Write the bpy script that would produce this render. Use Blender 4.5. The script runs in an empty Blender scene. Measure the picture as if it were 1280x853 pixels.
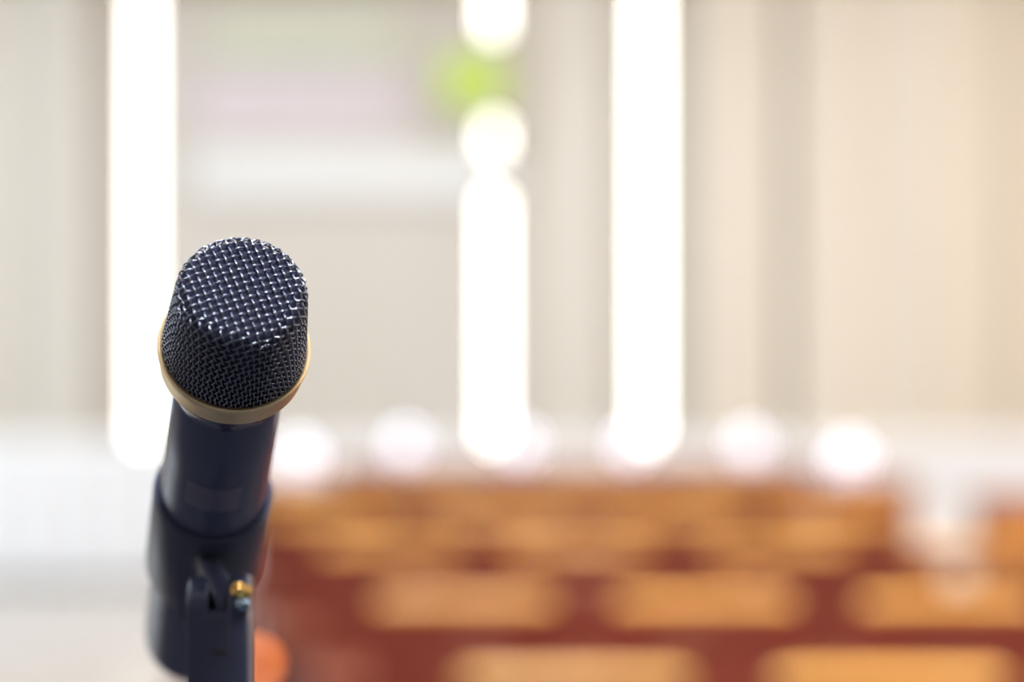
import bpy, bmesh, math, random
from mathutils import Vector, Matrix
random.seed(7)
S = bpy.context.scene
COL = S.collection
PI = math.pi

# ------------------------------------------------------------------ camera
FPX = 3022.0                    # focal length in pixels of the 1280 px frame (85 mm)
EYE = 1.30
HY = 440.0                      # row of the horizon
cam_d = bpy.data.cameras.new('camera')
cam = bpy.data.objects.new('camera', cam_d); COL.objects.link(cam)
cam_d.sensor_width = 36.0
cam_d.lens = FPX * 36.0 / 1280.0
cam.location = (0, 0, EYE)
cam.rotation_euler = (PI / 2 + math.atan((HY - 426.5) / FPX), 0, 0)
cam_d.clip_start = 0.05
cam_d.clip_end = 100
cam_d.dof.use_dof = True
cam_d.dof.focus_distance = 0.785
cam_d.dof.aperture_fstop = 3.8
cam_d.dof.aperture_blades = 0
S.camera = cam

def P(px, py, d):
    return Vector(((px - 640) / FPX * d, d, EYE - (py - HY) / FPX * d))

# ------------------------------------------------------------------ exposure, world
S.view_settings.view_transform = 'Standard'
S.view_settings.look = 'None'
S.view_settings.gamma = 1
S.view_settings.use_curve_mapping = False
S.view_settings.exposure = -1.96
w = bpy.data.worlds.new('world'); S.world = w
w.use_nodes = True
w.node_tree.nodes['Background'].inputs[0].default_value = (0.75, 0.85, 1.0, 1)
w.node_tree.nodes['Background'].inputs[1].default_value = 0.6

def area(name, loc, size, energy, color, rot=(0, 0, 0), size_y=None):
    l = bpy.data.lights.new(name, 'AREA'); l.energy = energy; l.color = color
    l.size = size
    if size_y: l.shape = 'RECTANGLE'; l.size_y = size_y
    o = bpy.data.objects.new(name, l); COL.objects.link(o)
    o.location = loc; o.rotation_euler = rot
    return o

LIGHT_SPOTS = []
CEIL = 5.2
for ly, e in ((-1.6, 150), (1.6, 150), (5.0, 180), (9.5, 230), (14.0, 300)):
    for lx in (-3.6, 0.0, 3.6):
        LIGHT_SPOTS.append((lx, ly))
        area('ceiling_lamp_light', (lx, ly, CEIL - 0.13), 1.1, e, (0.93, 0.96, 1.0))
# stage lamp above the speaker
area('stage_lamp_light', (0.60, -0.80, 4.80), 1.0, 1150, (1.0, 0.97, 0.95))
# added warm spots, out of view, that brighten the chair rails
SPOTS = [(-1.4, 60), (-0.4, 65), (0.6, 80), (1.4, 140), (2.2, 300), (3.0, 360)]
for sx, e in SPOTS:
    l = bpy.data.lights.new('added_spot_light', 'SPOT'); l.energy = e * 9; l.color = (1.0, 0.70, 0.34)
    l.spot_size = math.radians(50); l.spot_blend = 0.6; l.shadow_soft_size = 0.05
    o = bpy.data.objects.new('added_spot_light', l); COL.objects.link(o)
    o.location = (sx, 1.2, 4.55)
    o.rotation_euler = (Vector((sx * .6 + .2, 6.0, 0.4)) - o.location).to_track_quat('-Z', 'Y').to_euler()
# daylight through the tall window in the left wall, cool
area('left_window_light', (-6.9, 11.0, 2.3), 2.6, 720, (0.62, 0.84, 1.0), (0, -PI / 2, 0), 5.5)
# added cool light for the right table, from an invented right wall window
area('added_window_light', (6.9, 11.5, 2.3), 2.6, 270, (0.88, 0.92, 1.0), (0, PI / 2, 0), 3.4)
# warm wall lamps on the right wall
for wy, e in ((1.8, 110), (5.4, 280), (15.0, 260)):
    area('wall_lamp_light', (6.78, wy, 2.2), 0.5, e, (1.0, 0.62, 0.28), (0, PI / 2, 0), 0.8)

# ------------------------------------------------------------------ materials
def mat(name, color, rough=0.5, metal=0.0, spec=0.5, emit=None, strength=0.0, coat=0.0):
    m = bpy.data.materials.new(name); m.use_nodes = True
    b = m.node_tree.nodes['Principled BSDF']
    b.inputs['Base Color'].default_value = (*color, 1)
    b.inputs['Roughness'].default_value = rough
    b.inputs['Metallic'].default_value = metal
    b.inputs['Specular IOR Level'].default_value = spec
    b.inputs['Coat Weight'].default_value = coat
    if emit:
        b.inputs['Emission Color'].default_value = (*emit, 1)
        b.inputs['Emission Strength'].default_value = strength
    return m

def noise_mat(name, c1, c2, scale=(5, 5, 5), rough=0.5, detail=4, bump=0.0, spec=0.5, coat=0.0, metal=0.0, coord='Object'):
    m = mat(name, c1, rough, metal, spec, coat=coat)
    nt = m.node_tree; b = nt.nodes['Principled BSDF']
    tc = nt.nodes.new('ShaderNodeTexCoord'); mp = nt.nodes.new('ShaderNodeMapping')
    mp.inputs['Scale'].default_value = scale
    n = nt.nodes.new('ShaderNodeTexNoise'); n.inputs['Scale'].default_value = 1.0; n.inputs['Detail'].default_value = detail
    r = nt.nodes.new('ShaderNodeValToRGB')
    r.color_ramp.elements[0].position = 0.3; r.color_ramp.elements[0].color = (*c1, 1)
    r.color_ramp.elements[1].position = 0.7; r.color_ramp.elements[1].color = (*c2, 1)
    nt.links.new(tc.outputs[coord], mp.inputs[0]); nt.links.new(mp.outputs[0], n.inputs['Vector'])
    nt.links.new(n.outputs['Fac'], r.inputs[0]); nt.links.new(r.outputs[0], b.inputs['Base Color'])
    if bump:
        bp = nt.nodes.new('ShaderNodeBump'); bp.inputs['Strength'].default_value = bump; bp.inputs['Distance'].default_value = 0.002
        nt.links.new(n.outputs['Fac'], bp.inputs['Height']); nt.links.new(bp.outputs[0], b.inputs['Normal'])
    return m

def tile_mat(name, c1, c2, mortar, size, rough):
    m = mat(name, c1, rough)
    nt = m.node_tree; b = nt.nodes['Principled BSDF']
    tc = nt.nodes.new('ShaderNodeTexCoord')
    br = nt.nodes.new('ShaderNodeTexBrick'); br.offset = 0.0
    br.inputs['Color1'].default_value = (*c1, 1); br.inputs['Color2'].default_value = (*c2, 1); br.inputs['Mortar'].default_value = (*mortar, 1)
    br.inputs['Scale'].default_value = 1.0; br.inputs['Brick Width'].default_value = size; br.inputs['Row Height'].default_value = size
    br.inputs['Mortar Size'].default_value = 0.004
    nt.links.new(tc.outputs['Object'], br.inputs['Vector']); nt.links.new(br.outputs['Color'], b.inputs['Base Color'])
    return m

M = dict(
    plaster=noise_mat('plaster', (0.70, 0.64, 0.57), (0.74, 0.68, 0.61), (0.8, 0.8, 0.8), 0.8),
    panel=noise_mat('wall_panel_finish', (0.70, 0.65, 0.58), (0.75, 0.70, 0.64), (0.7, 0.7, 0.25), 0.7),
    ceiling=mat('ceiling_paint', (0.82, 0.80, 0.76), 0.9),
    floor=tile_mat('polished_tile', (0.43, 0.38, 0.33), (0.46, 0.41, 0.36), (0.36, 0.32, 0.28), 0.8, 0.22),
    carpet=noise_mat('maroon_carpet', (0.060, 0.016, 0.018), (0.085, 0.024, 0.024), (60, 60, 60), 0.95, bump=0.3),
    charcoal=noise_mat('added_floor_charcoal', (0.030, 0.033, 0.045), (0.045, 0.048, 0.062), (60, 60, 60), 0.95),
    dark_wall=noise_mat('dark_wood_panelling', (0.045, 0.038, 0.034), (0.065, 0.056, 0.050), (3, 3, 0.6), 0.6),
    cornice=noise_mat('cornice_wood', (0.42, 0.28, 0.13), (0.50, 0.34, 0.17), (1, 6, 6), 0.5),
    curtain=noise_mat('curtain_cloth', (0.77, 0.70, 0.60), (0.82, 0.75, 0.65), (3, 3, 0.4), 0.85),
    sheer=noise_mat('pale_curtain_cloth', (0.74, 0.69, 0.62), (0.78, 0.74, 0.67), (3, 3, 0.4), 0.85),
    lilac=mat('lilac_cloth', (0.80, 0.71, 0.74), 0.8),
    olive=mat('pale_green_cloth', (0.74, 0.74, 0.60), 0.8),
    white_beam=mat('white_beam_paint', (0.93, 0.93, 0.92), 0.6),
    frame=mat('window_frame_paint', (0.74, 0.70, 0.63), 0.5),
    lit_pane=mat('daylit_pane', (0.9, 0.9, 0.9), 0.3, emit=(1.0, 0.97, 0.86), strength=22.0),
    dark_metal=mat('dark_lamp_metal', (0.03, 0.03, 0.03), 0.5),
    lamp=mat('lamp_diffuser', (0.9, 0.9, 0.9), 0.4, emit=(0.95, 0.97, 1.0), strength=5.0),
    warm_lamp=mat('warm_lamp_shade', (0.9, 0.8, 0.6), 0.5, emit=(1.0, 0.66, 0.32), strength=6.0),
    metal_white=mat('white_lamp_metal', (0.7, 0.7, 0.7), 0.4),
    cloth=noise_mat('white_table_cloth', (0.90, 0.90, 0.92), (0.93, 0.93, 0.95), (30, 30, 30), 0.8),
    globe=mat('lit_globe_glass', (0.9, 0.9, 0.95), 0.3, emit=(0.72, 0.77, 1.0), strength=6.5),
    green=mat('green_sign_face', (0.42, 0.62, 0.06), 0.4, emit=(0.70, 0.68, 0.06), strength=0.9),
    sign_back=mat('sign_backing', (0.55, 0.52, 0.42), 0.6),
    mahogany=noise_mat('mahogany', (0.098, 0.019, 0.019), (0.15, 0.034, 0.026), (8, 8, 1.2), 0.45, spec=0.3),
    honey=noise_mat('honey_wood', (0.86, 0.50, 0.13), (0.92, 0.58, 0.17), (2, 14, 14), 0.30, spec=0.4, coat=0.5),
    desk_wood=noise_mat('desk_wood', (0.36, 0.13, 0.045), (0.45, 0.17, 0.055), (1.5, 9, 9), 0.45, spec=0.3),
    seat=noise_mat('seat_wood', (0.22, 0.06, 0.035), (0.30, 0.09, 0.05), (3, 12, 12), 0.4),
    orange=mat('amber_glow', (0.85, 0.26, 0.06), 0.25, emit=(1.0, 0.24, 0.05), strength=22.0),
    chrome=mat('chrome', (0.75, 0.75, 0.78), 0.15, 1.0),
    black=mat('mic_black_paint', (0.092, 0.108, 0.185), 0.22, 0.0, 0.22),
    black_gloss=mat('mic_black_gloss', (0.040, 0.046, 0.105), 0.16, 0.0, 0.6),
    foam=noise_mat('mic_foam', (0.032, 0.037, 0.076), (0.040, 0.046, 0.092), (900, 900, 900), 0.95, spec=0.1),
    wire=mat('grille_wire', (0.25, 0.27, 0.34), 0.24, 1.0),
    gold=noise_mat('champagne_metal', (0.96, 0.74, 0.44), (0.98, 0.79, 0.49), (400, 400, 400), 0.42, metal=0.8),
    grey_label=mat('grey_label', (0.14, 0.14, 0.22), 0.4),
    rubber=noise_mat('clip_rubber', (0.045, 0.053, 0.100), (0.051, 0.059, 0.110), (300, 300, 300), 0.32),
    brass=mat('brass', (0.80, 0.52, 0.16), 0.28, 1.0),
    steel_blue=mat('steel_bolt', (0.35, 0.48, 0.62), 0.2, 1.0),
    imprint=mat('moulded_imprint', (0.045, 0.035, 0.03), 0.5),
)

# ------------------------------------------------------------------ mesh helpers
def obj(name, bm, m, parent=None, smooth=False, loc=None):
    me = bpy.data.meshes.new(name); bm.normal_update(); bm.to_mesh(me); bm.free()
    if smooth:
        for p in me.polygons: p.use_smooth = True
    me.materials.append(m)
    o = bpy.data.objects.new(name, me); COL.objects.link(o)
    if parent: o.parent = parent
    if loc is not None: o.location = loc
    return o

def soft(o, angle=40):
    for p in o.data.polygons: p.use_smooth = True
    try: o.data.set_sharp_from_angle(angle=math.radians(angle))
    except Exception: pass
    return o

def box(bm, x0, x1, y0, y1, z0, z1, bevel=0.0, seg=2):
    r = bmesh.ops.create_cube(bm, size=1.0)
    vs = r['verts']
    for v in vs:
        v.co = Vector(((x0 + x1) / 2 + v.co.x * (x1 - x0), (y0 + y1) / 2 + v.co.y * (y1 - y0), (z0 + z1) / 2 + v.co.z * (z1 - z0)))
    if bevel:
        es = list({e for v in vs for e in v.link_edges})
        bmesh.ops.bevel(bm, geom=es, offset=bevel, segments=seg, profile=0.5, affect='EDGES')
    return bm

def lathe(bm, prof, n=64, a0=0.0, a1=2 * PI, cap0=False, cap1=False):
    full = abs(a1 - a0 - 2 * PI) < 1e-6
    cols = n if full else n + 1
    rings = []
    for r, z in prof:
        rings.append([bm.verts.new((r * math.cos(a0 + (a1 - a0) * i / n), r * math.sin(a0 + (a1 - a0) * i / n), z)) for i in range(cols)])
    for k in range(len(rings) - 1):
        for i in range(n):
            j = (i + 1) % cols
            bm.faces.new((rings[k][i], rings[k][j], rings[k + 1][j], rings[k + 1][i]))
    if cap0: bm.faces.new(list(reversed(rings[0])))
    if cap1: bm.faces.new(rings[-1])
    return rings

def tube(bm, pts, r, n=8, normals=None, cap=True):
    rings = []
    L = len(pts)
    for i, p in enumerate(pts):
        t = (pts[min(i + 1, L - 1)] - pts[max(i - 1, 0)]).normalized()
        up = normals[i] if normals else (Vector((0, 0, 1)) if abs(t.z) < 0.9 else Vector((1, 0, 0)))
        s = t.cross(up).normalized(); u = s.cross(t)
        rr = r[i] if isinstance(r, (list, tuple)) else r
        rings.append([bm.verts.new(p + (s * math.cos(2 * PI * k / n) + u * math.sin(2 * PI * k / n)) * rr) for k in range(n)])
    for a, b in zip(rings, rings[1:]):
        for k in range(n):
            bm.faces.new((a[k], a[(k + 1) % n], b[(k + 1) % n], b[k]))
    if cap:
        bm.faces.new(list(reversed(rings[0]))); bm.faces.new(rings[-1])

def BM(): return bmesh.new()

def thing(name, label, cat, loc=(0, 0, 0), group=None):
    o = bpy.data.objects.new(name, None); COL.objects.link(o)
    o.empty_display_size = 0.1
    o.location = loc; o['label'] = label; o['category'] = cat
    if group: o['group'] = group
    return o

def tag(o, label, cat, group=None):
    o['label'] = label; o['category'] = cat
    if group: o['group'] = group
    return o

def struct(o, label=None, cat=None):
    o['kind'] = 'structure'
    if label: o['label'] = label
    if cat: o['category'] = cat
    return o

def dup(root, loc, label, rotz=0.0):
    r = root.copy(); COL.objects.link(r); r.location = loc; r.rotation_euler = (0, 0, rotz); r['label'] = label
    for ch in list(root.children):
        c = ch.copy(); COL.objects.link(c); c.parent = r
        for g in list(ch.children):
            k = g.copy(); COL.objects.link(k); k.parent = c
    return r

# ------------------------------------------------------------------ room shell
WALL_Y = 18.0
XL, XR, YB = -7.0, 7.0, -3.0
def wx(px): return (px - 640) / FPX * WALL_Y
def wz(py): return EYE - (py - HY) / FPX * WALL_Y

struct(obj('floor', box(BM(), XL - .2, XR + .2, YB - .2, WALL_Y + .6, -0.1, 0.0), M['floor']), 'polished pale tan tile floor of the hall', 'floor')
struct(obj('ceiling', box(BM(), XL - .2, XR + .2, YB - .2, WALL_Y + .6, CEIL, CEIL + .1), M['ceiling']), 'white ceiling of the hall', 'ceiling')
# left wall with a tall opening for daylight
bm = BM()
box(bm, XL - .2, XL, YB - .2, 8.2, 0, CEIL); box(bm, XL - .2, XL, 13.8, WALL_Y + .6, 0, CEIL)
box(bm, XL - .2, XL, 8.2, 13.8, 0, 0.95); box(bm, XL - .2, XL, 8.2, 13.8, 3.65, CEIL)
struct(obj('wall_left', bm, M['plaster']), 'pale plaster wall on the left side', 'wall')
bm = BM()
box(bm, XR, XR + .2, YB - .2, 9.7, 0, CEIL); box(bm, XR, XR + .2, 13.3, WALL_Y + .6, 0, CEIL)
box(bm, XR, XR + .2, 9.7, 13.3, 0, 0.95); box(bm, XR, XR + .2, 9.7, 13.3, 3.65, CEIL)
struct(obj('wall_right', bm, M['plaster']), 'pale plaster wall on the right side', 'wall')
struct(obj('wall_back', box(BM(), XL, XR, YB - .2, YB, 0, CEIL), M['dark_wall']), 'dark wood panelled wall behind the speaker', 'wall')

# far wall, cut by three tall slit windows
SL = 0.055
STR = [178.0, 617.5, 809.5]
SW = [SL, SL, SL * 1.25]
ZB, ZT = 0.55, 4.6
bm = BM()
edges = [XL]
for px, hw in zip(STR, SW):
    edges += [wx(px) - hw, wx(px) + hw]
edges.append(XR)
for i in range(0, len(edges), 2):
    box(bm, edges[i], edges[i + 1], WALL_Y, WALL_Y + .25, 0, CEIL)
for i in range(1, len(edges) - 1, 2):
    box(bm, edges[i], edges[i + 1], WALL_Y, WALL_Y + .25, 0, ZB); box(bm, edges[i], edges[i + 1], WALL_Y, WALL_Y + .25, ZT, CEIL)
struct(obj('wall_far', bm, M['panel']), 'pale beige far wall of the hall cut by three slit windows', 'wall')
for k, (px, hw) in enumerate(zip(STR, SW)):
    x = wx(px)
    bm = BM()
    box(bm, x - hw, x - hw + .008, WALL_Y - .02, WALL_Y + .2, ZB, ZT); box(bm, x + hw - .008, x + hw, WALL_Y - .02, WALL_Y + .2, ZB, ZT)
    box(bm, x - hw, x + hw, WALL_Y - .02, WALL_Y + .2, ZB, ZB + .012); box(bm, x - hw, x + hw, WALL_Y - .02, WALL_Y + .2, ZT - .012, ZT)
    where = ('nearest the left end of the far wall', 'behind the yellow-green sign', 'bright from top to bottom, next to the beige curtain')[k]
    wo = struct(obj('window_%d' % (k + 1), bm, M['frame']), 'tall slit window ' + where, 'window')
    obj('window_pane', box(BM(), x - hw + .006, x + hw - .006, WALL_Y + .03, WALL_Y + .045, ZB + .01, ZT - .01), M['lit_pane'], wo)
# the window in the left wall
bm = BM()
for z0, z1 in ((.95, 1.03), (3.57, 3.65)): box(bm, XL - .15, XL - .02, 8.2, 13.8, z0, z1)
for y in (8.2, 10.03, 11.89, 13.72): box(bm, XL - .15, XL - .02, y, y + .08, .95, 3.65)
wo = struct(obj('window_4', bm, M['frame']), 'wide window in the left wall', 'window')
obj('window_pane', box(BM(), XL - .10, XL - .09, 8.2, 13.8, .95, 3.65), mat('side_pane', (.8, .9, 1), .2, emit=(.8, .9, 1), strength=2.0), wo)

bm = BM()  # unseen window added to brighten the right table
for z0, z1 in ((.95, 1.03), (3.57, 3.65)): box(bm, XR + .02, XR + .15, 9.7, 13.3, z0, z1)
for y in (9.7, 11.46, 13.22): box(bm, XR + .02, XR + .15, y, y + .08, .95, 3.65)
wo = struct(obj('window_5', bm, M['frame']), 'added unseen window in the right wall', 'window')
obj('window_pane', box(BM(), XR + .09, XR + .10, 9.7, 13.3, .95, 3.65), bpy.data.materials['side_pane'], wo)

bm = BM(); box(bm, XL, XR, WALL_Y - .22, WALL_Y, wz(-22), wz(-22) + .35, .02); box(bm, XL, XR, WALL_Y - .28, WALL_Y, wz(-22) + .35, wz(-22) + .45, .02)
struct(obj('trim_1', bm, M['cornice']), 'tan wooden cornice along the top of the far wall', 'trim')
bm = BM(); box(bm, XL, XR, WALL_Y - .03, WALL_Y - .002, 0, .14)
struct(obj('baseboard_far', bm, M['white_beam']), 'white baseboard at the foot of the far wall', 'baseboard')

struct(obj('added_dark_floor', box(BM(), -6.2, 6.2, -2.6, 2.9, 0.0, 0.012), M['charcoal']), 'charcoal floor covering around the speaker', 'floor')  # unseen dark sheet added to keep reflections in the mesh head dark
# carpet under the seats
tag(obj('carpet', box(BM(), -1.28, 2.35, 3.0, 10.7, 0.0, 0.012), M['carpet']), 'dark maroon carpet laid under the rows of wooden chairs', 'carpet')

# ------------------------------------------------------------------ far wall hangings
def drape(bm, x0, x1, y, z0, z1, folds, depth, nz=14, th=0.012):
    """a hanging cloth whose folds deepen towards the hem; folds: list of (x, width, depth factor)"""
    nx = int((x1 - x0) / 0.02)
    def surf(i, k):
        x = x0 + (x1 - x0) * i / nx; f = k / nz
        d = 0.30 * depth * math.sin(x * 24 + 0.6 * math.sin(x * 3))
        for fx, fw, fd in folds:
            d += fd * math.exp(-((x - fx) / fw) ** 2)
        d *= 0.8 + 0.25 * f
        return x, y + d, z1 + (z0 - z1) * f
    front = [[bm.verts.new(surf(i, k)) for k in range(nz + 1)] for i in range(nx + 1)]
    back = [[bm.verts.new((surf(i, k)[0], surf(i, k)[1] + th, surf(i, k)[2])) for k in range(nz + 1)] for i in range(nx + 1)]
    for i in range(nx):
        for k in range(nz):
            bm.faces.new((front[i][k], front[i][k + 1], front[i + 1][k + 1], front[i + 1][k]))
            bm.faces.new((back[i][k], back[i + 1][k], back[i + 1][k + 1], back[i][k + 1]))
    for i in range(nx):
        bm.faces.new((front[i][0], front[i + 1][0], back[i + 1][0], back[i][0]))
        bm.faces.new((front[i][nz], back[i][nz], back[i + 1][nz], front[i + 1][nz]))
    for k in range(nz):
        bm.faces.new((front[0][k], back[0][k], back[0][k + 1], front[0][k + 1]))
        bm.faces.new((front[nx][k], front[nx][k + 1], back[nx][k + 1], back[nx][k]))

HEM, TOP = 0.16, wz(-22) - 0.01
def curtain(label, px0, px1, folds, m, depth=0.05, y=WALL_Y - .35):
    x0, x1 = wx(px0), wx(px1)
    t = thing('curtain', label, 'curtain', ((x0 + x1) / 2, y, HEM), 'curtains along the far wall')
    bm = BM(); drape(bm, x0 - t.location.x, x1 - t.location.x, 0, 0, TOP - HEM, [(wx(p) - t.location.x, fw, fd) for p, fw, fd in folds], depth)
    soft(obj('cloth', bm, m, t), 60)
    bm = BM(); tube(bm, [Vector((x0 - t.location.x - .02, 0.005, TOP - HEM + .008)), Vector((x1 - t.location.x + .02, 0.005, TOP - HEM + .008))], 0.016, 12)
    soft(obj('curtain_rod', bm, M['cornice'], t))
    return t
curtain('pale curtain hanging at the left end of the far wall', -140, 122, [(30, .12, .10), (84, .05, -.04)], M['sheer'], .03)
curtain('narrow pale curtain between the middle and the right bright slit windows', 668, 760, [(716, .06, .05)], M['sheer'], .03)
curtain('beige curtain directly right of the brightest slit window', 862, 970, [(905, .2, -.03)], M['curtain'], .03)
curtain('wide beige curtain with deep folds at the right end of the far wall', 984, 1420, [(1088, .08, .05), (1245, .06, .16), (1300, .2, .1), (1150, .12, -.04)], M['curtain'], .05)

# white beam, banners and sign between the left and middle windows
t = thing('wall_shelf', 'long white wall shelf crossing in front of the middle slit window', 'shelf', (wx(440), WALL_Y, wz(248)))
X0, X1 = wx(243) - t.location.x, wx(645) - t.location.x
obj('shelf_board', box(BM(), X0, X1, -.10, -.06, 0, wz(189) - wz(248), .008), M['white_beam'], t)
bm = BM(); box(bm, X0, X1, -.06, 0, wz(189) - wz(248) - .03, wz(189) - wz(248), .004)
obj('shelf_top', bm, M['white_beam'], t)
for x in (X0 + .25, -0.5, 0.15):
    obj('bracket', box(BM(), x, x + .04, -.06, 0, .05, wz(189) - wz(248) - .03), M['white_beam'], t)

def banner(label, px0, px1, py0, py1, m):
    x0, x1, z0, z1 = wx(px0), wx(px1), wz(py1), wz(py0)
    t = thing('banner', label, 'banner', ((x0 + x1) / 2, WALL_Y - .05, z0))
    hw = (x1 - x0) / 2
    bm = BM(); drape(bm, -hw, hw, 0, 0.02, z1 - z0, [], .01, 6, .006)
    soft(obj('cloth', bm, m, t), 60)
    for z in (0.015, z1 - z0):
        bm = BM(); tube(bm, [Vector((-hw - .02, 0.003, z)), Vector((hw + .02, 0.003, z))], .012, 10)
        soft(obj('batten', bm, M['white_beam'], t))
banner('pale lilac banner hung just above the white wall shelf', 245, 520, 92, 170, M['lilac'])
banner('pale green banner hung above the lilac one', 262, 500, 10, 82, M['olive'])

t = thing('hanging_sign', 'yellow-green sign hung in front of the middle slit window', 'sign', P(600, 156, 17.5))
hz = (156 - 38) / FPX * 17.5
obj('sign_board', box(BM(), -.02, .30, 0, .03, 0, hz, .008), M['sign_back'], t)
obj('sign_face', box(BM(), -.27, .16, -.03, -.005, 0.15, .49, .012), M['green'], t)
for x in (.03, .22):
    bm = BM(); tube(bm, [Vector((x, .015, hz)), Vector((x, .015, CEIL - t.location.z))], .006, 8)
    obj('hanger_rod', bm, M['sign_back'], t)

# ------------------------------------------------------------------ ceiling lamps and wall lamps
lamp0 = None
for lx, ly in LIGHT_SPOTS:
    lab = 'square white lamp panel on the hall ceiling'
    if lamp0 is None:
        lamp0 = thing('ceiling_lamp', lab, 'lamp', (lx, ly, CEIL), 'square lamp panels on the ceiling')
        bm = BM(); box(bm, -.62, .62, -.62, -.56, -.1, 0); box(bm, -.62, .62, .56, .62, -.1, 0); box(bm, -.62, -.56, -.56, .56, -.1, 0); box(bm, .56, .62, -.56, .56, -.1, 0)
        obj('lamp_frame', bm, M['metal_white'], lamp0)
        obj('diffuser', box(BM(), -.56, .56, -.56, .56, -.06, -.04), M['lamp'], lamp0)
    else:
        dup(lamp0, (lx, ly, CEIL), lab)
wl0 = None
for wy in (1.8, 5.4, 15.0):
    lab = 'warm wall lamp on the right wall'
    if wl0 is None:
        wl0 = thing('wall_lamp', lab, 'lamp', (XR, wy, 1.9), 'warm lamps on the right wall')
        obj('back_plate', box(BM(), -.03, 0, -.12, .12, -.05, .7, .008), M['cornice'], wl0)
        bm = BM(); lathe(bm, [(.02, 0), (.10, .02), (.13, .55), (.11, .57)], 32, cap0=True, cap1=True)
        soft(obj('lamp_shade', bm, M['warm_lamp'], wl0, loc=(-.16, 0, 0)))
    else:
        dup(wl0, (XR, wy, 1.9), lab)

t = thing('stage_lamp', 'wide round stage lamp hung from the ceiling above the speaker', 'lamp', (0.60, -0.80, 4.80))
bm = BM(); lathe(bm, [(.74, .0), (.74, .10), (.60, .16), (.10, .20), (.02, .22), (.02, CEIL - 4.80)], 40, cap1=True)
soft(obj('lamp_housing', bm, M['dark_metal'], t))
bm = BM(); lathe(bm, [(.73, .012), (.73, .02)], 40, cap0=True, cap1=True); soft(obj('lens', bm, M['lamp'], t))
for k, (sx, e) in enumerate(SPOTS):  # unseen fixtures for the added warm spots
    lab = 'added unseen black spot under the ceiling turned towards the seats'
    if k == 0:
        ts0 = thing('added_spot', lab, 'lamp', (sx, 1.2, 4.55), 'added warm spots for the seats')
        bm = BM(); tube(bm, [Vector((0, -.16, .17)), Vector((0, -.06, .075))], .07, 20); soft(obj('lamp_housing', bm, M['dark_metal'], ts0))
        bm = BM(); tube(bm, [Vector((0, -.12, .13)), Vector((0, -.12, CEIL - 4.55))], .012, 10); soft(obj('hanger', bm, M['dark_metal'], ts0))
    else: dup(ts0, (sx, 1.2, 4.55), lab)

# ------------------------------------------------------------------ white tables at the back
def white_table(label, px0, px1, d, top=0.755):
    x0, x1 = (px0 - 640) / FPX * d, (px1 - 640) / FPX * d
    hw = (x1 - x0) / 2; D = 0.75
    t = thing('long_table', label, 'table', ((x0 + x1) / 2, d + D / 2, 0), 'long white-clothed tables at the back')
    obj('tabletop', box(BM(), -hw + .01, hw - .01, -D / 2 + .01, D / 2 - .01, top - .035, top - .004, .005), M['desk_wood'], t)
    for sx in (-1, 1):
        for sy in (-1, 1):
            x, y = sx * (hw - .12), sy * (D / 2 - .1)
            obj('leg', box(BM(), x - .02, x + .02, y - .02, y + .02, 0, top - .035), M['metal_white'], t)
    # cloth: top sheet and a pleated skirt
    bm = BM()
    loop = []
    n = int(2 * hw / .03); m_ = int(D / .03)
    for i in range(n): loop.append((-hw + 2 * hw * i / n, -D / 2, 0, -1))
    for i in range(m_): loop.append((hw, -D / 2 + D * i / m_, 1, 0))
    for i in range(n): loop.append((hw - 2 * hw * i / n, D / 2, 0, 1))
    for i in range(m_): loop.append((-hw, D / 2 - D * i / m_, -1, 0))
    rings = []
    for k, z in enumerate((top, top - .02, .5, .25, .03)):
        r = []
        for i, (x, y, nx, ny) in enumerate(loop):
            o = .012 + (.0 if k < 2 else .016 * k * .5 * (1 + math.sin(i * .9)))
            r.append(bm.verts.new((x + nx * o, y + ny * o, z)))
        rings.append(r)
    L = len(loop)
    for a, b in zip(rings, rings[1:]):
        for i in range(L): bm.faces.new((a[i], b[i], b[(i + 1) % L], a[(i + 1) % L]))
    bm.faces.new(rings[0])
    c = soft(obj('tablecloth', bm, M['cloth'], None, loc=t.location), 50)
    tag(c, label.replace('long white-clothed table', 'white cloth on the table'), 'tablecloth', 'white cloths on the back tables')
white_table('long white-clothed table at the far left of the hall', -260, 326, 13.6, .78)
white_table('long white-clothed table behind the row of white cups', 352, 1000, 14.6, .745)
white_table('long white-clothed table at the far right of the hall', 1022, 1500, 13.2, .80)

# ------------------------------------------------------------------ wooden desks and cups
def desk(label, px0, px1, py, d, z0=0.0):
    x0, x1 = (px0 - 640) / FPX * d, (px1 - 640) / FPX * d
    top = EYE - (py - HY) / FPX * d
    top -= z0
    hw = (x1 - x0) / 2; D = .42
    t = thing('wooden_desk', label, 'desk', ((x0 + x1) / 2, d + D / 2, z0), 'brown wooden desks behind the chairs')
    obj('desktop', box(BM(), -hw, hw, -D / 2, D / 2, top - .035, top, .006), M['desk_wood'], t)
    obj('front_panel', box(BM(), -hw + .02, hw - .02, -D / 2 + .03, -D / 2 + .055, .18, top - .035), M['desk_wood'], t)
    for s in (-1, 1):
        x = s * (hw - .04)
        obj('side_panel', box(BM(), x - .02, x + .02, -D / 2 + .055, D / 2 - .02, .0, top - .035), M['seat'], t)
    return t, top + z0
d1, top1 = desk('long brown wooden desk carrying four small globe lamps', 412, 1024, 585, 11.2)
d2, top2 = desk('short brown wooden desk with one globe lamp, right of the long desk', 1030, 1150, 604, 9.9, .012)
d3, top3 = desk('brown wooden desk beyond the white gap at the right', 1236, 1440, 626, 8.6, .012)
d4, top4 = desk('short brown wooden desk with one globe lamp, left of the long desk', 318, 408, 604, 9.9, .012)

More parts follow.
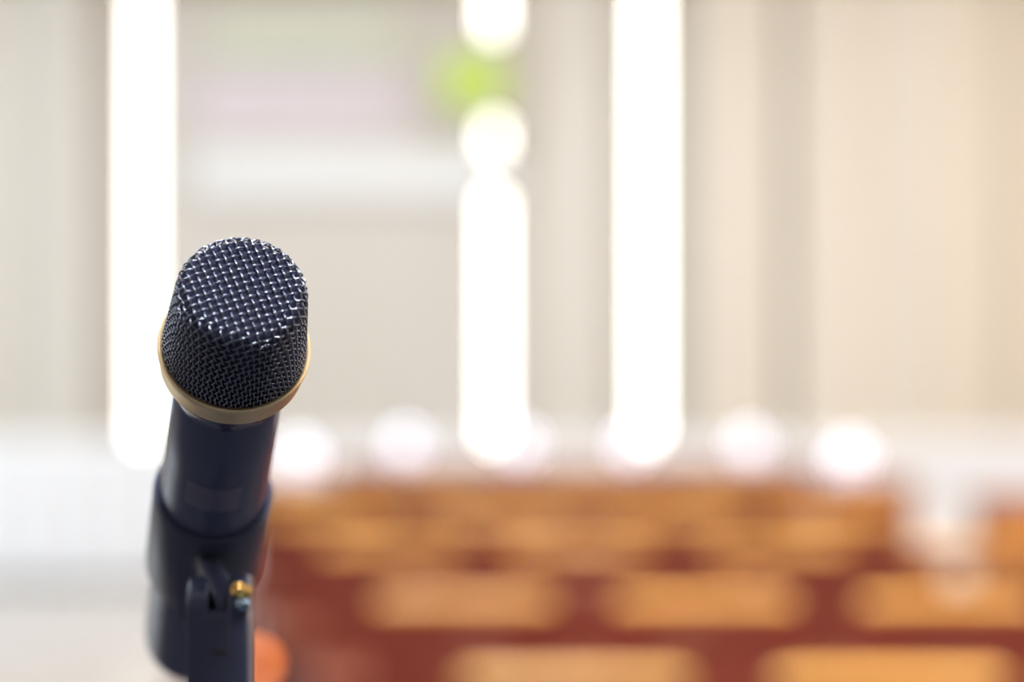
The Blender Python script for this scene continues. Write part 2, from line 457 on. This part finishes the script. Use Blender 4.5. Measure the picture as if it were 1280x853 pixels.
lamp_g = None
for px, py, d, top, lab in ((507, 567, 11.4, top1, 'small white globe lamp nearest the left end of the long desk'),
                        (650, 569, 11.4, top1, 'small white globe lamp below the middle bright slit window'),
                        (789, 568, 11.4, top1, 'small white globe lamp below the widest bright slit window'),
                        (937, 568, 11.4, top1, 'small white globe lamp nearest the right end of the long desk'),
                        (1061, 594, 10.1, top2, 'lone small white globe lamp on the right short desk'),
                        (375, 598, 10.1, top4, 'lone small white globe lamp on the left short desk')):
    loc = ((px - 640) / FPX * d, d, top)
    if lamp_g is None:
        lamp_g = thing('globe_lamp', lab, 'lamp', loc, 'small white globe lamps on the desks')
        bm = BM(); lathe(bm, [(.040, 0), (.040, .006), (.012, .014), (.010, .03), (.020, .042)], 32, cap0=True, cap1=True)
        soft(obj('lamp_base', bm, M['metal_white'], lamp_g))
        bm = BM(); bmesh.ops.create_uvsphere(bm, u_segments=28, v_segments=18, radius=.062)
        soft(obj('globe', bm, M['globe'], lamp_g, loc=(0, 0, .100)), 180)
    else:
        dup(lamp_g, loc, lab)

# ------------------------------------------------------------------ wooden chairs
RAIL = 0.75                     # height of the middle of the top rail
def slab(bm, x0, x1, y0, y1, z0, z1, nx=12, curve=0.35, rnd=0.0):
    """a board curved in plan; rnd rounds the two ends in the front view"""
    cols = []
    for i in range(nx + 1):
        x = x0 + (x1 - x0) * i / nx
        o = -curve * x * x
        e = min(i, nx - i) / nx * (x1 - x0)
        zc, h = (z0 + z1) / 2, (z1 - z0) / 2
        if rnd and e < rnd: h *= math.sqrt(max(0.12, 1 - (1 - e / rnd) ** 2))
        b = min(.008, h * .4)
        ring = [(y0 + b, zc - h), (y1 - b, zc - h), (y1, zc - h + b), (y1, zc + h - b), (y1 - b, zc + h), (y0 + b, zc + h), (y0, zc + h - b), (y0, zc - h + b)]
        cols.append([bm.verts.new((x, y + o, z)) for y, z in ring])
    for a, c in zip(cols, cols[1:]):
        for k in range(8): bm.faces.new((a[k], a[(k + 1) % 8], c[(k + 1) % 8], c[k]))
    bm.faces.new(list(reversed(cols[0]))); bm.faces.new(cols[-1])

def rail(bm, hw, ry, rz, nx=20, curve=.35):
    cols = []
    for i in range(nx + 1):
        x = -hw + 2 * hw * i / nx
        e = (hw - abs(x)) / .03
        f = math.sqrt(max(.08, 1 - (1 - e) ** 2)) if e < 1 else 1
        cols.append([bm.verts.new((x, .006 + ry * f * math.cos(a * PI / 8) - curve * x * x, RAIL + rz * f * math.sin(a * PI / 8))) for a in range(16)])
    for a, c in zip(cols, cols[1:]):
        for k in range(16): bm.faces.new((a[k], c[k], c[(k + 1) % 16], a[(k + 1) % 16]))
    bm.faces.new(cols[0]); bm.faces.new(list(reversed(cols[-1])))
    bmesh.ops.recalc_face_normals(bm, faces=bm.faces)
CW = 0.205
def make_chair(label, loc, group):
    t = thing('wooden_chair', label, 'chair', loc, group)
    # origin: floor under the middle of the back; the sitter faces the camera (-y)
    bm = BM(); rail(bm, CW - .012, .019, .0145)
    soft(obj('top_rail', bm, M['honey'], t), 50)
    # curved board with a rounded hand hole under the rail
    bm = BM(); nxb, nzb = 40, 26
    zb0, zb1 = .45, RAIL - .006
    gv = [[bm.verts.new((-CW + 2 * CW * a / nxb, 0, zb0 + (zb1 - zb0) * b / nzb)) for b in range(nzb + 1)] for a in range(nxb + 1)]
    keep = []
    for a in range(nxb):
        for b in range(nzb):
            cx = -CW + 2 * CW * (a + .5) / nxb; cz = zb0 + (zb1 - zb0) * (b + .5) / nzb
            ex = max(abs(cx) - .058, 0)
            if math.hypot(ex, cz - (RAIL - .080)) < .034: continue
            keep.append(bm.faces.new((gv[a][b], gv[a + 1][b], gv[a + 1][b + 1], gv[a][b + 1])))
    for v in [v for v in bm.verts if not v.link_faces]: bm.verts.remove(v)
    for v in bm.verts:                      # the rim of the hand hole follows a smooth outline
        if v.is_boundary and abs(v.co.x) < .13 and RAIL - .13 < v.co.z < RAIL - .03:
            kx = max(-.058, min(.058, v.co.x)); dx, dz = v.co.x - kx, v.co.z - (RAIL - .080)
            l = math.hypot(dx, dz); v.co.x = kx + dx / l * .034; v.co.z = RAIL - .080 + dz / l * .034
    bm.normal_update()
    bmesh.ops.solidify(bm, geom=keep, thickness=.020)
    for v in bm.verts: v.co.y += -.35 * v.co.x ** 2 - .004
    bmesh.ops.recalc_face_normals(bm, faces=bm.faces)
    soft(obj('backrest', bm, M['mahogany'], t), 40)
    bm = BM(); box(bm, -.215, .215, -.43, -.03, .425, .452, .010)
    soft(obj('seat', bm, M['seat'], t), 50)
    bm = BM(); box(bm, -.19, .19, -.40, -.38, .36, .425); box(bm, -.19, -.17, -.38, -.03, .36, .425); box(bm, .17, .19, -.38, -.03, .36, .425)
    obj('apron', bm, M['mahogany'], t)
    for s in (-1, 1):
        bm = BM(); tube(bm, [Vector((s * .185, -.395, .001)), Vector((s * .185, -.39, .425))], [.015, .02], 10)
        soft(obj('leg', bm, M['mahogany'], t))
        bm = BM(); tube(bm, [Vector((s * .18, .075, .004)), Vector((s * .18, .02, .42)), Vector((s * .18, .004 - .35 * .038 + .018, .70))], [.014, .019, .015], 10)
        soft(obj('leg', bm, M['mahogany'], t))
    bm = BM()
    for s in (-1, 1): tube(bm, [Vector((s * .187, -.39, .16)), Vector((s * .181, .054, .16))], .009, 8)
    tube(bm, [Vector((-.188, -.17, .16)), Vector((.188, -.17, .16))], .009, 8)
    soft(obj('stretcher', bm, M['mahogany'], t))
    return t

PITCH = 0.52
rows = [  # pixel columns of the chair backs, pitch in px of that row, front row first
    ('front row', 393, (717, 1110)),
    ('second row', 303, (580, 880, 1186)),
    ('third row', 238, (490, 719, 968, 1222)),
    ('fourth row', 205, (416, 631, 836, 1044)),
    ('fifth row', 172, (374, 552, 728, 898)),
]
order = {2: ('left', 'right'), 3: ('leftmost', 'middle', 'rightmost'), 4: ('leftmost', 'second from the left', 'third from the left', 'rightmost')}
ch0 = None
for rn, pp, cols in rows:
    d = PITCH * FPX / pp
    for i, px in enumerate(cols):
        lab = 'wooden chair with honey-coloured top rail, %s in the %s' % (order[len(cols)][i], rn)
        loc = ((px - 640) / FPX * d, d, .012)
        grp = 'rows of wooden chairs facing the microphone'
        if ch0 is None: ch0 = make_chair(lab, loc, grp)
        else: dup(ch0, loc, lab)

# made-up post at the aisle; its glowing ball stands in for a bright orange spot
q = P(320, 830, 6.4)
t = thing('stand_in_post', 'made-up thin post whose glowing amber ball stands in for an orange spot, beside the microphone stand', 'stand-in post', (q.x, q.y, .012))
bm = BM(); lathe(bm, [(.13, 0), (.13, .012), (.05, .03), (.02, .04)], 40, cap0=True, cap1=True); soft(obj('base', bm, M['chrome'], t))
bm = BM(); lathe(bm, [(.014, .035), (.014, q.z - .012 - .03)], 20, cap0=True, cap1=True); soft(obj('pole', bm, M['chrome'], t))
bm = BM(); bmesh.ops.create_uvsphere(bm, u_segments=28, v_segments=18, radius=.024); soft(obj('glow_ball', bm, M['orange'], t, loc=(0, 0, q.z - .012)), 180)

# ------------------------------------------------------------------ microphone
RING = P(292.7, 435, .795)                                       # centre of the gold ring
AX = Vector((-.2055, 1.0, -.622)).normalized()                     # from the head towards the tail
Zv = -AX
view = (RING - Vector((0, 0, EYE))).normalized()
Xv = view.cross(Zv).normalized(); Yv = Zv.cross(Xv).normalized()
LEN = 0.230
U = .795 / FPX                                                     # metres per pixel at the ring
mic = thing('microphone', 'black handheld microphone with wire mesh head and gold ring, in the stand clip', 'microphone')
mic.matrix_world = Matrix.Translation(RING + AX * LEN) @ Matrix((Xv, Yv, Zv)).transposed().to_4x4()
def h(v): return LEN + v                                           # heights given from the ring plane

# outline of the head by arc length from the middle of its flat end
RB, RT, HT, CR = 89.5 * U, 78 * U, 143 * U, 17 * U
prof = []
dome = 4.5 * U
rf = RT - CR
for i in range(13):
    r = rf * i / 12; prof.append((r, HT - dome * (r / rf) ** 2 * .6))
z_c = HT - dome * .6 - CR
slope = math.atan2(RB - RT, HT - CR)
for i in range(1, 11):
    a = PI / 2 - (PI / 2 - slope * .9) * i / 10
    prof.append((rf + CR * math.cos(a), z_c + CR * math.sin(a)))
rl, zl = prof[-1]
for i in range(1, 15):
    f = i / 14; prof.append((rl + (RB - rl) * f, zl + (-.002 - zl) * f))
acc = [0.0]
for a, b in zip(prof, prof[1:]): acc.append(acc[-1] + math.hypot(b[0] - a[0], b[1] - a[1]))
SMAX = acc[-1]
def on_head(s):
    s = min(max(s, 0), SMAX - 1e-9)
    for i in range(len(acc) - 1):
        if acc[i + 1] >= s:
            f = (s - acc[i]) / (acc[i + 1] - acc[i])
            r = prof[i][0] + (prof[i + 1][0] - prof[i][0]) * f; z = prof[i][1] + (prof[i + 1][1] - prof[i][1]) * f
            tr, tz = prof[i + 1][0] - prof[i][0], prof[i + 1][1] - prof[i][1]
            l = math.hypot(tr, tz); return r, z, -tz / l, tr / l
WP, WR = 10.05 * U, 1.22 * U
ROT = math.radians(27)
def wire_pt(a, b, lift):
    s = math.hypot(a, b)
    if s < 1e-7: return Vector((0, 0, h(HT + lift))), Vector((0, 0, 1))
    r, z, nr, nz = on_head(s)
    ph = math.atan2(b, a) + ROT
    c, sn = math.cos(ph), math.sin(ph)
    n = Vector((nr * c, nr * sn, nz)).normalized()
    return Vector((r * c, r * sn, h(z))) + n * lift, n
bm = BM()
N = int(SMAX / WP) + 1
AMP = WR * 1.15
SUB = 6
for fam in (0, 1):
    for j in range(-N, N + 1):
        c = j * WP + .3 * WP
        if abs(c) >= SMAX: continue
        half = math.sqrt(SMAX ** 2 - c * c)
        run_p, run_n = [], []
        k0 = int(-half / WP * SUB); k1 = int(half / WP * SUB)
        for k in range(k0, k1 + 1):
            tpos = k / SUB
            ph = math.cos(PI * (tpos - .3 if True else tpos)) * (1 if j % 2 == 0 else -1) * (1 if fam == 0 else -1)
            a, b = (tpos * WP, c) if fam == 0 else (c, tpos * WP)
            p, n = wire_pt(a, b, AMP * ph)
            run_p.append(p); run_n.append(n)
        if len(run_p) > 3: tube(bm, run_p, WR, 6, run_n, cap=False)
soft(obj('grille', bm, M['wire'], mic), 180)
bm = BM()
inner = [(max(r - 3.6 * U * (1 if r > rf else r / rf), 0.0), z - (3.6 * U if r <= rf * 1.02 else 3.6 * U * max(0, (z - z_c) / CR) if z > z_c else 0)) for r, z in prof]
lathe(bm, [(max(r, 1e-5), h(z)) for r, z in inner], 72)
soft(obj('foam', bm, M['foam'], mic), 180)
# gold ring: lip and tapering band
bm = BM()
lathe(bm, [(RB - .0006, h(.0002)), (.0241, h(.0014)), (.0247, h(.0016)), (.0252, h(.0011)), (.0252, h(-.0004)), (.0248, h(-.0009)), (.0247, h(-.0011)), (.0240, h(-.0088)), (.0234, h(-.0092)), (.0200, h(-.0090))], 120)
soft(obj('ring', bm, M['gold'], mic), 35)
bm = BM()
lathe(bm, [(.0205, h(-.0088)), (.0230, h(-.0090)), (.0231, h(-.0108)), (.0224, h(-.0126)), (.0200, h(-.0160)), (.0187, h(-.0190)), (.0183, h(-.0235)), (.0183, h(-.026))], 96)
soft(obj('neck', bm, M['black_gloss'], mic), 50)
bm = BM()
lathe(bm, [(.0170, h(-.0235)), (.0180, h(-.0237)), (.0184, h(-.0245)), (.0190, h(-.060)), (.0193, h(-.095)), (.0193, h(-.215)), (.0188, h(-.224))], 96)
soft(obj('handle', bm, M['black'], mic), 40)
bm = BM()
lathe(bm, [(.0188, h(-.2238)), (.0180, h(-.2280)), (.0160, h(-.2300)), (1e-5, h(-.2300))], 64)
soft(obj('end_cap', bm, M['black'], mic), 40)
# grey label window on the side facing the camera
bm = BM()
lathe(bm, [(.0187, h(-.0625)), (.0196, h(-.0627)), (.0197, h(-.0785)), (.0188, h(-.0787))], 16, -PI / 2 - .50, -PI / 2 + .52)
soft(obj('label_plate', bm, M['grey_label'], mic), 40)['label'] = 'dull grey label plate'

# ------------------------------------------------------------------ microphone stand with clip
PIV = P(277, 760, .872)
stand = thing('microphone_stand', 'black stand with rubber clip and brass nut holding the microphone', 'microphone stand', (PIV.x, PIV.y, .012))
def to_stand(p): return p - Vector((PIV.x, PIV.y, .012))
R3 = Matrix((Xv, Yv, Zv)).transposed()
base_pt = RING + AX * LEN
def mic_local(bm):                       # moves a mesh made in the microphone's frame into the stand's frame
    for v in bm.verts: v.co = to_stand(base_pt + R3 @ v.co)
bm = BM()
g = .62                                   # half opening of the clip, on the side away from the camera
A0, A1 = PI / 2 + g, PI / 2 - g + 2 * PI
S0, S1 = -.0985, -.159
pr = [(.01945, h(S0 - .001)), (.0203, h(S0)), (.0213, h(S0 - .0005)), (.0218, h(S0 - .002)), (.0219, h(S1 + .004)), (.0214, h(S1 + .001)), (.0205, h(S1)), (.01945, h(S1)), (.01945, h(S0 - .001))]
rings = lathe(bm, pr, 64, A0, A1)
mic_local(bm)
clip = soft(obj('clip', bm, M['rubber'], stand), 45)
# tongue from the underside of the clip down to the pivot
bm = BM()
top_c = RING + AX * .128 - Yv * .0205
pz = Vector((PIV.x, PIV.y, PIV.z))
d_ = (pz - top_c); L_ = d_.length; d_.normalize()
side = Vector((1, 0, 0)); side = (side - d_ * side.dot(d_)).normalized(); fw = d_.cross(side)
cols = []
for f in range(13):
    tt = f / 12 * (L_ + .010)
    hwid = .0040 if f > 3 else .0040 + (3 - f) * .0018
    hd = (.017 - .007 * min(1, tt / L_)) if tt <= L_ else .010 * math.sqrt(max(.02, 1 - ((tt - L_) / .0101) ** 2))
    c = top_c + d_ * tt
    cols.append([bm.verts.new(to_stand(c + side * (sx * hwid) + fw * (sy * hd))) for sx, sy in ((-1, -1), (-.6, -1.1), (.6, -1.1), (1, -1), (1, 1), (.6, 1.1), (-.6, 1.1), (-1, 1))])
for a, b in zip(cols, cols[1:]):
    for k in range(8): bm.faces.new((a[k], b[k], b[(k + 1) % 8], a[(k + 1) % 8]))
bm.faces.new(list(reversed(cols[-1]))); bm.faces.new(cols[0])
bmesh.ops.recalc_face_normals(bm, faces=bm.faces)
soft(obj('tongue', bm, M['rubber'], clip), 50)
# fork: a rounded block with two round-topped prongs
PZ = PIV.z - .012
def prong(bm, x0, x1, r=.0115):
    pts = []
    for i in range(17):
        a = PI * i / 16
        pts.append((-r * math.cos(a), PZ + r * math.sin(a)))
    pts = [(-r, PZ - .03)] + pts + [(r, PZ - .03)]
    A = [bm.verts.new((x0, y, z)) for y, z in pts]; B = [bm.verts.new((x1, y, z)) for y, z in pts]
    f1 = bm.faces.new(A); f2 = bm.faces.new(list(reversed(B)))
    n = len(pts)
    sides = [bm.faces.new((A[i], B[i], B[(i + 1) % n], A[(i + 1) % n])) for i in range(n)]
    es = list(set(f1.edges) | set(f2.edges))
    bmesh.ops.bevel(bm, geom=es, offset=.0016, segments=3, profile=.5, affect='EDGES')
    bmesh.ops.recalc_face_normals(bm, faces=bm.faces)
u = .872 / FPX
bm = BM(); prong(bm, (238 - 277) * u, (265 - 277) * u); soft(obj('prong', bm, M['rubber'], stand), 40)
bm = BM(); prong(bm, (289 - 277) * u, (314 - 277) * u, .0122); pr_r = soft(obj('prong', bm, M['rubber'], stand), 40)
bm = BM()
box(bm, (237.5 - 277) * u, (315.5 - 277) * u, -.0116, .0116, PZ - .075, PZ + .0005, .0035, 4)
soft(obj('fork_block', bm, M['rubber'], stand), 40)
# brass nut and bolt tip in the top of the right prong
def oriented(bm, c, axis):
    z = axis.normalized(); x = Vector((0, 0, 1)).cross(z).normalized(); y = z.cross(x)
    R = Matrix((x, y, z)).transposed()
    for v in bm.verts: v.co = c + R @ v.co
nx = (304 - 277) * u
nc = Vector((nx - .0004, -.0106, PZ + .0076))
bm = BM(); lathe(bm, [(.0029, -.004), (.0029, .0012), (.0025, .0019), (.0012, .0020), (.0011, .0012)], 6, cap0=True, cap1=True)
oriented(bm, nc, Vector((-.72, -.58, .38))); soft(obj('nut', bm, M['brass'], stand), 20)['label'] = 'brass hex nut'
bm = BM(); lathe(bm, [(.0028, -.004), (.0028, .0010), (.0019, .0022), (1e-5, .0026)], 20, cap0=True)
oriented(bm, nc + Vector((.0014, -.0016, -.0052)), Vector((.25, -.9, .25))); soft(obj('bolt', bm, M['steel_blue'], stand), 40)['label'] = 'small steel bolt tip'
bm = BM()
for k in range(4):
    x = (272 + 6.2 * k - 277) * u
    box(bm, x, x + .0012, -.0119, -.0115, PZ - .0155, PZ - .0138, .0001, 1)
obj('moulded_mark', bm, M['imprint'], stand)
# threaded collar, pole, clutch and round base down to the floor
zb = PZ - .075
bm = BM(); lathe(bm, [(.0098, zb - .03), (.0105, zb - .028), (.0105, zb - .004), (.0112, zb + .001)], 40, cap0=True, cap1=True); soft(obj('collar', bm, M['black'], stand))
bm = BM(); lathe(bm, [(.0075, .62), (.0075, zb - .029)], 32, cap0=True, cap1=True); soft(obj('pole', bm, M['black'], stand))
bm = BM(); lathe(bm, [(.0110, .03), (.0110, .60)], 32, cap0=True, cap1=True); soft(obj('lower_pole', bm, M['black'], stand))
bm = BM(); lathe(bm, [(.0135, .56), (.017, .57), (.017, .63), (.012, .65)], 32, cap0=True, cap1=True); soft(obj('clutch', bm, M['rubber'], stand))
bm = BM(); lathe(bm, [(.13, 0), (.132, .006), (.12, .018), (.03, .034), (.016, .05)], 64, cap0=True, cap1=True); soft(obj('base', bm, M['black'], stand))
